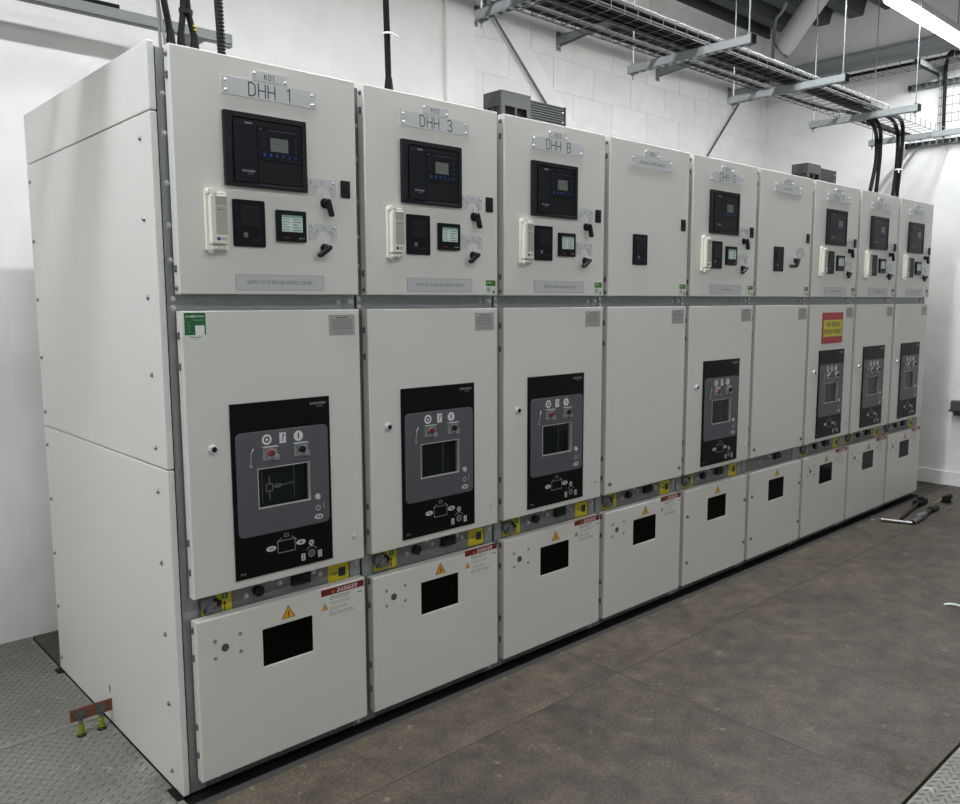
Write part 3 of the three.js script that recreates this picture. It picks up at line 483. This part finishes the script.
// copper earth bar with two green and yellow leads
{
  const t = thing('earth_bar', 'copper earth bar sticking out of the bare side panel near the floor', 'earth bar', [0, 0.055, -0.663]);
  part('bar', rbox(-0.148, 0.004, 0, 0.045, -0.003, 0.003, 0.001), M.copper, t);
  for (const x of [-0.116, -0.046]) { part('bolt', [new THREE.CylinderGeometry(0.012, 0.012, 0.012, 6).rotateX(Math.PI / 2).translate(x, 0.024, 0.011), cylZ(x, 0.024, 0.003, 0.006, 0.017, 16), cylZ(x, 0.024, 0.016, 0.024, 0.006, 10)], M.steelDark, t); }
  [[-0.116, 'outer', 'on the copper bar tip'], [-0.046, 'inner', 'nearest the side panel']].forEach(([x, , where]) => {
    const c = thing('earth_lead', 'short green and yellow earth lead dropping to the floor, ' + where, 'cable', [x, 0, -0.654], 'earth leads on the copper bar');
    part('lug', [rbox(-0.009, 0.009, 0.056, 0.080, -0.004, 0.001, 0.001), new THREE.CylinderGeometry(0.008, 0.008, 0.014, 12).translate(0, 0.051, 0)], M.zincDull, c);
    part('sheath', new THREE.CylinderGeometry(0.0105, 0.0105, 0.062, 14).translate(0, 0.016, 0), print(canvasTex(64, 64, (g) => { g.fillStyle = '#2f6a22'; g.fillRect(0, 0, 64, 64); g.fillStyle = '#d6bd10'; g.fillRect(26, 0, 20, 64); for (let i = 0; i < 4; i++) g.fillRect(0, 4 + 9 * i, 64, 3); })), c);
    part('grommet', new THREE.CylinderGeometry(0.015, 0.017, 0.004, 16).translate(0, 0.002, 0), M.black, c);
  });
}

// ---------------------------------------------------------------- overhead steel, wire trays and cables
function wireTray(name, label, axis, a0, a1, b0, b1, y, side, rB = 0.0021, group, step = 0.1) {
  // long wires run along the axis, U-shaped cross wires every 100 mm
  const t = thing(name, label, 'cable tray', [0, 0, 0], group);
  const P3 = axis === 'x' ? (a, b, h) => [a, h, b] : axis === 'z' ? (a, b, h) => [b, h, a] : (a, b, h) => [h, a, b];
  const n = Math.max(2, Math.round((b1 - b0) / (axis === 'x' ? 0.1 : 0.05))), ws = [];
  for (let i = 0; i <= n; i++) ws.push([b0 + (b1 - b0) * i / n, y]);
  for (const b of [b0, b1]) for (let h = side; h > 0.02; h -= 0.035) ws.push([b, y + h]);
  ws.forEach(([b, h]) => part('long_wire', rod(P3(a0, b, h), P3(a1, b, h), rB, 6), b === b1 && h > y && axis === 'x' ? M.zincWhite : axis === 'y' ? M.zinc : M.wire, t));
  const us = [];
  for (let a = a0 + 0.03; a < a1; a += step) us.push(rod(P3(a, b0, y + side), P3(a, b0, y - rB), rB, 5), rod(P3(a, b0, y - rB), P3(a, b1, y - rB), rB, 5), rod(P3(a, b1, y - rB), P3(a, b1, y + side), rB, 5));
  const u = part('cross_wires', us, M.wire, t); u.userData.kind = 'stuff';
  return t;
}
wireTray('wire_tray', 'long wire basket tray on the hanging channels, carrying thick black cables', 'x', -1.2, 6.47, -0.40, -0.10, 2.846, 0.055);
wireTray('wire_tray', 'wire basket tray on wall brackets high along the blockwork wall', 'x', -1.2, 6.0, -1.56, -1.24, 3.405, 0.055);
wireTray('wire_tray', 'wire basket tray running high along the end wall under the galvanised beam', 'z', -1.45, 3.2, 6.21, 6.39, 3.400, 0.055);
wireTray('wire_tray', 'upright wire basket tray fixed flat on the end wall', 'y', 2.80, 3.385, -0.19, 0.46, 6.44, 0.045, 0.0024, undefined, 0.066);

const channelX = (() => {                                        // slotted channel profile, long side along z
  return (z0, z1) => {
    const gs = [box(-0.0205, -0.018, 0, 0.0413, z0, z1), box(0.018, 0.0205, 0, 0.0413, z0, z1), box(-0.0205, 0.0205, 0.039, 0.0413, z0, z1), box(-0.0205, -0.011, 0, 0.0025, z0, z1), box(0.011, 0.0205, 0, 0.0025, z0, z1)];
    for (let z = z0 + 0.01; z < z1 - 0.02; z += 0.05) gs.push(box(-0.012, 0.012, 0.0, 0.0022, z, z + 0.022));
    return gs;
  };
})();
const hangG = channelX(-0.375, 0.375);
['nearest, over the cabinet marked DHH B', 'over the blank Busbar Earth Switch cabinet', 'over the cabinet with one knob', 'over the last cabinets but one', 'next to the end wall'].forEach((w, i) => {
  const x = [1.69, 2.905, 3.957, 5.06, 6.10][i];
  const t = thing('hanging_channel', 'galvanised slotted channel hung on two threaded rods, ' + w, 'cable support', [x, 2.795, i ? -0.21 : -0.135], 'hanging channels under the wire tray');
  part('channel', G('hangch', () => hangG), M.zinc, t);
  for (const s of [-1, 1]) {
    part('threaded_rod', G('trod', () => rod([0, -0.035, 0], [0, 1.33, 0], 0.0042, 8)), M.zinc, t, [0, 0, s * 0.352]);
    part('nut', G('tnut', () => [new THREE.CylinderGeometry(0.010, 0.010, 0.010, 6).translate(0, -0.008, 0), box(-0.02, 0.02, -0.003, 0, -0.02, 0.02), new THREE.CylinderGeometry(0.010, 0.010, 0.010, 6).translate(0, 0.048, 0)]), M.zincDull, t, [0, 0, s * 0.352]);
  }
  part('end_cap', G('ecap', () => rbox(-0.022, 0.022, -0.001, 0.043, 0.373, 0.381, 0.002)), M.black, t);
});
['beside the white pilaster', 'above the grey resistor box with the ribbed side', 'between the second and third hanging channels', 'nearest the end wall'].forEach((w, i) => {
  const x = [2.80, 3.60, 4.79, 5.875][i];
  const t = thing('wall_bracket', 'galvanised cantilever bracket on the blockwork wall, ' + w, 'wall bracket', [x, 3.36, -1.75], 'cantilever brackets under the rear tray');
  part('base_plate', [rbox(-0.024, 0.024, -0.055, 0.075, 0, 0.006, 0.001)], M.zinc, t);
  const s = new THREE.Shape(); s.moveTo(0.004, -0.02); s.lineTo(0.53, 0.022); s.lineTo(0.53, 0.044); s.lineTo(0.004, 0.044); s.closePath();
  part('arm', [slab(s, -0.0205, -0.0175).rotateY(-Math.PI / 2), slab(s, 0.0175, 0.0205).rotateY(-Math.PI / 2), box(-0.0205, 0.0205, 0.041, 0.044, 0.004, 0.53)], M.zinc, t);
  for (const y of [-0.038, 0.06]) part('bolt', boltG, M.zincDull, t, [0, y, 0.006]);
});
{ // end wall steelwork
  const t = thing('wall_bracket', 'galvanised bracket with a black end cap standing out from the end wall', 'wall bracket', [6.53, 3.35, -0.22]);
  part('base_plate', rbox(-0.006, 0, -0.06, 0.08, -0.024, 0.024, 0.001), M.zinc, t);
  part('arm', [box(-0.50, -0.006, 0, 0.041, -0.0205, -0.017), box(-0.50, -0.006, 0, 0.041, 0.017, 0.0205), box(-0.50, -0.006, 0.038, 0.041, -0.0205, 0.0205)], M.zinc, t);
  part('end_cap', rbox(-0.508, -0.498, -0.001, 0.043, -0.022, 0.022, 0.002), M.black, t);
  [[3.268, 'upper'], [2.80, 'lower']].forEach(([y, w]) => {
    const g = [box(6.488, 6.53, y, y + 0.004, -0.445, 1.2), box(6.488, 6.53, y + 0.037, y + 0.041, -0.445, 1.2), box(6.524, 6.53, y, y + 0.041, -0.445, 1.2)];
    for (let z = -0.42; z < 1.15; z += 0.05) g.push(box(6.4885, 6.491, y + 0.004, y + 0.037, z, z + 0.018));
    const r = thing('wall_rail', w + ' dark slotted rail behind the upright wire tray on the end wall', 'wall rail');
    part('rail', g, M.zincDull, r); part('end_cap', rbox(6.486, 6.53, y - 0.001, y + 0.042, -0.453, -0.445, 0.002), M.black, r);
  });
}
{ // channel along the wall at the top left
  const t = thing('wall_channel', 'galvanised channel running along the wall behind the nearest cabinet', 'cable support', [0, 2.772, -1.513]);
  part('channel', [box(-2.6, 0.985, 0, 0.046, -0.0205, -0.018), box(-2.6, 0.985, 0, 0.046, 0.018, 0.0205), box(-2.6, 0.985, 0, 0.0025, -0.0205, 0.0205), box(-2.6, 0.985, 0.0435, 0.046, -0.018, 0.018)], M.zincBand, t);
  for (const x of [-1.9, 0.85]) part('wall_spacer', [box(x - 0.02, x + 0.02, 0.004, 0.042, -0.237, -0.0205)], M.zincDull, t);
  part('end_clip', [rbox(0.94, 0.987, -0.012, 0.0, -0.018, 0.018, 0.002)], M.zincDull, t);
  single('cable', tube([[-1.0, 2.828, -1.510], [-0.3, 2.828, -1.50], [0.2, 2.828, -1.505], [0.46, 2.828, -1.500]], 0.0095, 30, 8), M.rubber, 'short black cable lying on the channel at the upper left', 'cable');
}
// power cables in the long tray; two pairs drop to the far cabinets
[
  [0.014, [[-1.1, 2.866, -0.135], [1.5, 2.866, -0.133], [3.6, 2.866, -0.136], [5.3, 2.866, -0.14], [5.64, 2.862, -0.165], [5.73, 2.79, -0.185], [5.74, 2.6, -0.195], [5.722, 2.34, -0.2], [5.715, 2.24, -0.2]], 'frontmost black cable in the hung tray, dropping last at the far cabinet'],
  [0.0135, [[-1.1, 2.866, -0.19], [1.5, 2.866, -0.182], [3.6, 2.866, -0.18], [5.0, 2.866, -0.19], [5.61, 2.862, -0.21], [5.695, 2.79, -0.21], [5.70, 2.6, -0.205], [5.65, 2.36, -0.2], [5.61, 2.24, -0.2]], 'second black cable from the front in the hung tray, beside the frontmost'],
  [0.014, [[-1.1, 2.866, -0.225], [1.5, 2.866, -0.225], [3.6, 2.866, -0.226], [4.9, 2.866, -0.235], [5.27, 2.864, -0.245], [5.375, 2.80, -0.215], [5.372, 2.6, -0.20], [5.338, 2.33, -0.2], [5.325, 2.24, -0.2]], 'third black cable from the front in the hung tray, dropping before the last cabinet'],
  [0.0135, [[-1.1, 2.866, -0.375], [1.5, 2.866, -0.374], [3.6, 2.866, -0.376], [4.8, 2.866, -0.365], [5.22, 2.864, -0.30], [5.335, 2.80, -0.24], [5.337, 2.6, -0.21], [5.25, 2.36, -0.2], [5.20, 2.24, -0.2]], 'rearmost black cable in the hung tray, dropping before the last cabinet'],
  [0.021, [[-1.1, 2.905, -0.157], [1.5, 2.905, -0.157], [3.6, 2.905, -0.157], [4.6, 2.904, -0.157], [5.03, 2.902, -0.16]], 'thickest black cable on top in the hung tray, ending before the bare length'],
  [0.011, [[5.3, 2.863, -0.372], [5.5, 2.863, -0.372], [5.8, 2.862, -0.37], [6.46, 2.862, -0.372]], 'thin black cable along the rear edge of the hung tray, reaching the end wall'],
  [0.012, [[5.36, 2.863, -0.310], [5.5, 2.863, -0.315], [5.7, 2.862, -0.322], [6.0, 2.862, -0.322], [6.46, 2.862, -0.322]], 'thin black cable in the bare end of the hung tray, reaching the end wall'],
  [0.020, [[-1.1, 2.902, -0.205], [1.5, 2.902, -0.205], [3.6, 2.902, -0.205], [4.6, 2.902, -0.205], [5.0, 2.90, -0.208]], 'second thick black cable on top in the hung tray, behind the thickest one'],
].forEach(([r, pts, label]) => single('power_cable', tube(pts, r, 160, 10), M.rubber, label, 'cable', [0, 0, 0], 'black power cables in the hung tray'));
single('cable_tie', [new THREE.TorusGeometry(0.034, 0.005, 6, 24).scale(1.1, 0.75, 1).rotateX(Math.PI / 2).translate(5.712, 2.52, -0.2), rod([5.68, 2.515, -0.185], [5.645, 2.49, -0.165], 0.003)], M.white, 'white cable tie round the farther pair of dropping black cables', 'cable tie');
// cables in the rear tray and on the end wall
[-1.52, -1.48, -1.43, -1.39, -1.34, -1.29].forEach((z, i) => single('cable', tube([[-1.1, 3.432, z], [1.2, 3.430, z + 0.008], [3.4, 3.431, z - 0.006], [5.9, 3.43, z]], 0.019, 40, 8), i % 3 === 1 ? M.cableGrey : M.rubber, ['black cable in the rear tray, closest to the wall', 'grey cable in the rear tray near the wall', 'black cable in the rear tray between two grey ones, wall side', 'black cable in the rear tray beside the middle grey one, room side', 'grey cable in the rear tray on the room side', 'black cable in the rear tray at the room-side edge'][i], 'cable', [0, 0, 0], 'cables in the rear tray'));
single('cable', tube([[6.235, 3.417, -1.4], [6.235, 3.417, -0.9], [6.24, 3.418, -0.4], [6.24, 3.417, 0.2], [6.24, 3.417, 1.4]], 0.014, 40, 8), M.rubber, 'black cable along the outer edge of the end wall tray', 'cable');
single('cable', tube([[6.30, 3.418, 0.9], [6.30, 3.42, 0.25], [6.33, 3.45, 0.0], [6.38, 3.482, -0.11], [6.413, 3.44, -0.14], [6.416, 3.25, -0.145], [6.416, 2.84, -0.135]], 0.0135, 50, 8), M.rubber, 'black cable bending down the upright wire tray on the end wall', 'cable');
// cables into the nearest two cabinets
const drop = (name, pts, r, label, boot) => {
  const t = thing(name, label, 'cable', [0, 0, 0], 'cables dropping into the nearest cabinets');
  part('sheath', tube(pts, r, 40, 10), name === 'flexible_conduit' ? M.black : name === 'thin_cable' ? M.cableGrey : M.rubber, t);
  const b = pts[0]; if (boot) part('boot', new THREE.CylinderGeometry(r * 1.05, r * 1.75, 0.075, 14).translate((b[0] + 2 * pts[1][0]) / 3, b[1] + 0.085, b[2]), M.rubber, t);
  return t;
};
drop('thin_cable', [[0.106, 2.24, -0.2], [0.104, 2.35, -0.2], [0.100, 2.5, -0.2], [0.096, 2.842, -0.2]], 0.0045, 'thin grey cable left of the black ones above the nearest cabinet');
drop('thin_cable', [[0.118, 2.24, -0.19], [0.114, 2.35, -0.195], [0.103, 2.48, -0.21], [0.098, 2.842, -0.22]], 0.0045, 'thin grey cable closest to the black ones above the nearest cabinet');
drop('black_cable', [[0.142, 2.24, -0.2], [0.135, 2.36, -0.2], [0.120, 2.46, -0.2], [0.118, 2.842, -0.21]], 0.0100, 'black cable with a flared boot, leaning left above the nearest cabinet', true);
drop('black_cable', [[0.169, 2.24, -0.2], [0.171, 2.36, -0.2], [0.180, 2.43, -0.2], [0.178, 2.842, -0.2]], 0.0095, 'middle black cable with a flared boot above the nearest cabinet', true);
{ const t = drop('black_cable', [[0.218, 2.24, -0.2], [0.210, 2.36, -0.2], [0.196, 2.43, -0.2], [0.202, 2.842, -0.2]], 0.0095, 'black cable with a yellow tape ring above the nearest cabinet', true); part('yellow_tape', [new THREE.CylinderGeometry(0.0102, 0.0102, 0.005, 14).translate(0.2095, 2.385, -0.2), new THREE.CylinderGeometry(0.0102, 0.0102, 0.004, 14).translate(0.2115, 2.374, -0.2)], M.yellow, t); part('black_tape', new THREE.CylinderGeometry(0.022, 0.022, 0.014, 14).scale(1, 1, 0.55).translate(0.1885, 2.425, -0.2), M.black, t); }
{
  const t = drop('flexible_conduit', [[0.302, 2.24, -0.2], [0.298, 2.36, -0.2], [0.293, 2.5, -0.2], [0.290, 2.842, -0.2]], 0.0112, 'ribbed black flexible conduit above the nearest cabinet');
  const rings = []; for (let i = 0; i < 46; i++) rings.push(new THREE.TorusGeometry(0.0118, 0.0026, 5, 14).rotateX(Math.PI / 2).translate(0.302 - 0.012 * i / 46, 2.255 + i * 0.0115, -0.2));
  part('conduit_ribs', rings, M.black, t); part('gland', [new THREE.CylinderGeometry(0.020, 0.020, 0.03, 8).translate(0.302, 2.285, -0.2)], M.cream, t);
}
{
  const t = drop('black_cable', [[0.958, 2.24, -0.2], [0.955, 2.36, -0.2], [0.952, 2.5, -0.2], [0.944, 2.842, -0.2]], 0.0120, 'single black cable above the second cabinet', true);
  part('cable_tie', [new THREE.TorusGeometry(0.013, 0.004, 6, 16).rotateX(Math.PI / 2).translate(0.952, 2.518, -0.2), rod([0.945, 2.518, -0.185], [0.918, 2.508, -0.178], 0.0035), rod([0.96, 2.518, -0.185], [0.985, 2.51, -0.18], 0.0035)], M.white, t);
}
// grey boxes with ribbed sides on the cabinet tops
const vent = (() => {
  const t = thing('resistor_box', 'nearer dark grey box with slotted end, above the cabinet marked DHH B', 'resistor box', [1.925, 2.24, -0.6], 'ribbed boxes on the cabinet tops');
  const s = rectShape(0, 0.205, 0, 0.316, 0.002);
  for (let i = 0; i < 2; i++) s.holes.push(rectShape(0.025 + i * 0.082, 0.095 + i * 0.082, 0.125, 0.245, 0.002, THREE.Path));
  part('end_box', [slab(s, -0.004, 0, 0.0008), box(0, 0.205, 0, 0.316, -0.128, -0.124), box(0, 0.205, 0.312, 0.316, -0.124, -0.004), box(0.201, 0.205, 0, 0.312, -0.124, -0.004)], M.ventGrey, t);
  const e = rectShape(0.004, 0.124, 0, 0.312); for (let i = 0; i < 2; i++) e.holes.push(rectShape(0.014 + i * 0.055, 0.060 + i * 0.055, 0.125, 0.245, 0.002, THREE.Path));
  part('slotted_end', slab(e, 0, 0.004).rotateY(Math.PI / 2), M.ventGrey, t);
  part('inner_core', box(0.012, 0.196, 0.02, 0.30, -0.11, -0.03), M.dark, t);
  part('ribbed_core', box(0.205, 0.458, 0, 0.300, -0.110, -0.016), M.dark, t);
  for (let i = 0; i < 24; i++) part('rib', G('ventrib', () => rbox(0.205, 0.461, 0, 0.0085, -0.118, -0.004, 0.002)), M.ventGrey, t, [0, 0.004 + i * 0.0125, 0]);
  part('stand', [box(0.02, 0.05, -0.12, 0, -0.11, -0.02), box(0.42, 0.45, -0.12, 0, -0.11, -0.02)], M.dark, t);
  const p = part('end_plate', rbox(0.461, 0.469, 0, 0.302, -0.122, 0, 0.001), M.dark, t);
  for (let i = 0; i < 6; i++) part('rivet', rivetG, M.zincWhite, p, [0.447, 0.03 + i * 0.048, -0.003]);
  return t;
})();
{ const c = vent.clone(); c.name = numbered('resistor_box'); scene.add(c); c.position.set(5.09, 2.24, -0.6); c.userData = { label: 'farther grey box with slotted end, seen above the cabinet with one knob', category: 'resistor box', group: 'ribbed boxes on the cabinet tops' }; }

// wall bracing, roof tube, conduit
{
  const a = new THREE.Vector3(2.96, 3.377, 0), d = new THREE.Vector3(0.435, -0.407, 0), n0 = a.clone().addScaledVector(d, -1.35), n1 = a.clone().addScaledVector(d, 2.8), o = 0.205;
  const s = new THREE.Shape(); s.moveTo(n0.x, n0.y); s.lineTo(n1.x, n1.y); s.lineTo(n1.x + o, n1.y + 0.02); s.lineTo(n0.x + o, n0.y + 0.02); s.closePath();
  const t = thing('wall_brace', 'white flat diagonal brace with a dark rod along its edge on the blockwork wall', 'brace');
  part('flat', uvMetres(slab(s, Z0, Z0 + 0.014, 0.002), 1.5), M.wall, t);
  part('rod', rod([n0.x, n0.y, Z0 + 0.026], [n1.x, n1.y, Z0 + 0.026], 0.0085, 8), M.zincDull, t);
}
single('brace_rod', rod([6.42, 3.745, -1.728], [5.02, 2.27, -1.728], 0.0085, 8), M.zincDull, 'dark diagonal rod on the blockwork wall near the room corner', 'brace');
{
  const t = thing('roof_tube', 'white round steel tube slanting up to the roof in the far corner', 'steel tube', [5.6, 3.562, -1.121]);
  part('tube', [rod([0, 0, 0], [0, 0.425, 0.366], 0.083, 24)], std(lin(0.42, 0.42, 0.41), 0.6), t);
  part('end_plate', [rod([-0.002, -0.004, -0.006], [0, 0.004, 0.006], 0.086, 24)], M.zincDull, t);
}
single('conduit', tube([[5.75, 3.40, -1.278], [5.75, 3.62, -1.272], [5.75, 3.84, -1.262], [5.75, 3.885, -1.25], [5.75, 3.91, -1.215], [5.75, 3.99, -1.17]], 0.014, 40, 8), M.zinc, 'thin galvanised conduit rising in the far corner beside the white tube', 'conduit');

// ---------------------------------------------------------------- things on the floor and on the end wall
{
  const t = thing('racking_handle', 'chrome cranked racking handle lying on the floor at the far end', 'tool', [4.94, 0, 0.115]);
  part('chrome_bar', rod([0, 0.012, 0], [0.055, 0.012, 0.19], 0.012, 14), M.steelDark, t);
  part('grip', [tube([[0.055, 0.016, 0.19], [0.20, 0.02, 0.182], [0.34, 0.024, 0.172]], 0.018, 16, 10), rbox(0.19, 0.30, 0.006, 0.046, 0.155, 0.20, 0.008, 2)], M.zincDull, t);
  part('socket_end', [rod([0.34, 0.024, 0.172], [0.50, 0.022, 0.150], 0.014, 12), rod([0.50, 0.022, 0.150], [0.62, 0.020, 0.152], 0.021, 14)], M.black, t);
}
{
  const t = thing('lifting_handle', 'black handle with a blocky grip lying behind the chrome handle', 'tool', [5.08, 0, 0.20]);
  part('shaft', rod([0, 0.010, 0], [0.50, 0.030, -0.065], 0.010, 10), M.black, t);
  part('grip', [rbox(0.47, 0.63, 0.0, 0.045, -0.10, -0.04, 0.012, 2), rbox(0.53, 0.58, 0.035, 0.062, -0.09, -0.05, 0.009, 2)], M.rubber, t);
}
{
  const t = thing('knob_tool', 'small black knobbed tool on the floor nearest the end wall', 'tool', [5.86, 0, 0.235]);
  part('knob', [new THREE.CylinderGeometry(0.030, 0.036, 0.04, 16).translate(0, 0.020, 0), rbox(-0.02, 0.09, 0.02, 0.052, -0.018, 0.018, 0.008, 2)], M.rubber, t);
  part('wire', rod([-0.02, 0.03, -0.02], [-0.11, 0.006, -0.05], 0.003, 6), M.steel, t);
}
single('plastic_offcut', [tube([[3.50, 0.007, 0.995], [3.52, 0.011, 1.02], [3.535, 0.008, 1.06], [3.53, 0.007, 1.11]], 0.006, 20, 6)], M.white, 'small white curved plastic offcut on the brown floor at the right', 'offcut');
single('metal_clip', [rbox(4.885, 4.925, 0, 0.012, 0.065, 0.085, 0.003)], M.steel, 'tiny bright metal clip on the floor beside the far cabinets', 'clip');
{
  const t = thing('wall_socket', 'dark grey box with a lever on the end wall at the right edge', 'switch box', [6.53, 0.6, 0.03]);
  part('case', rbox(-0.07, 0, 0.045, 0.12, 0.0, 0.16, 0.008, 2), M.ventGrey, t);
  part('lever', [rbox(-0.09, -0.03, 0.030, 0.048, -0.005, 0.12, 0.004), rbox(-0.08, -0.03, 0.0, 0.03, 0.03, 0.13, 0.004)], M.dark, t);
}
renderer.render(scene, camera);
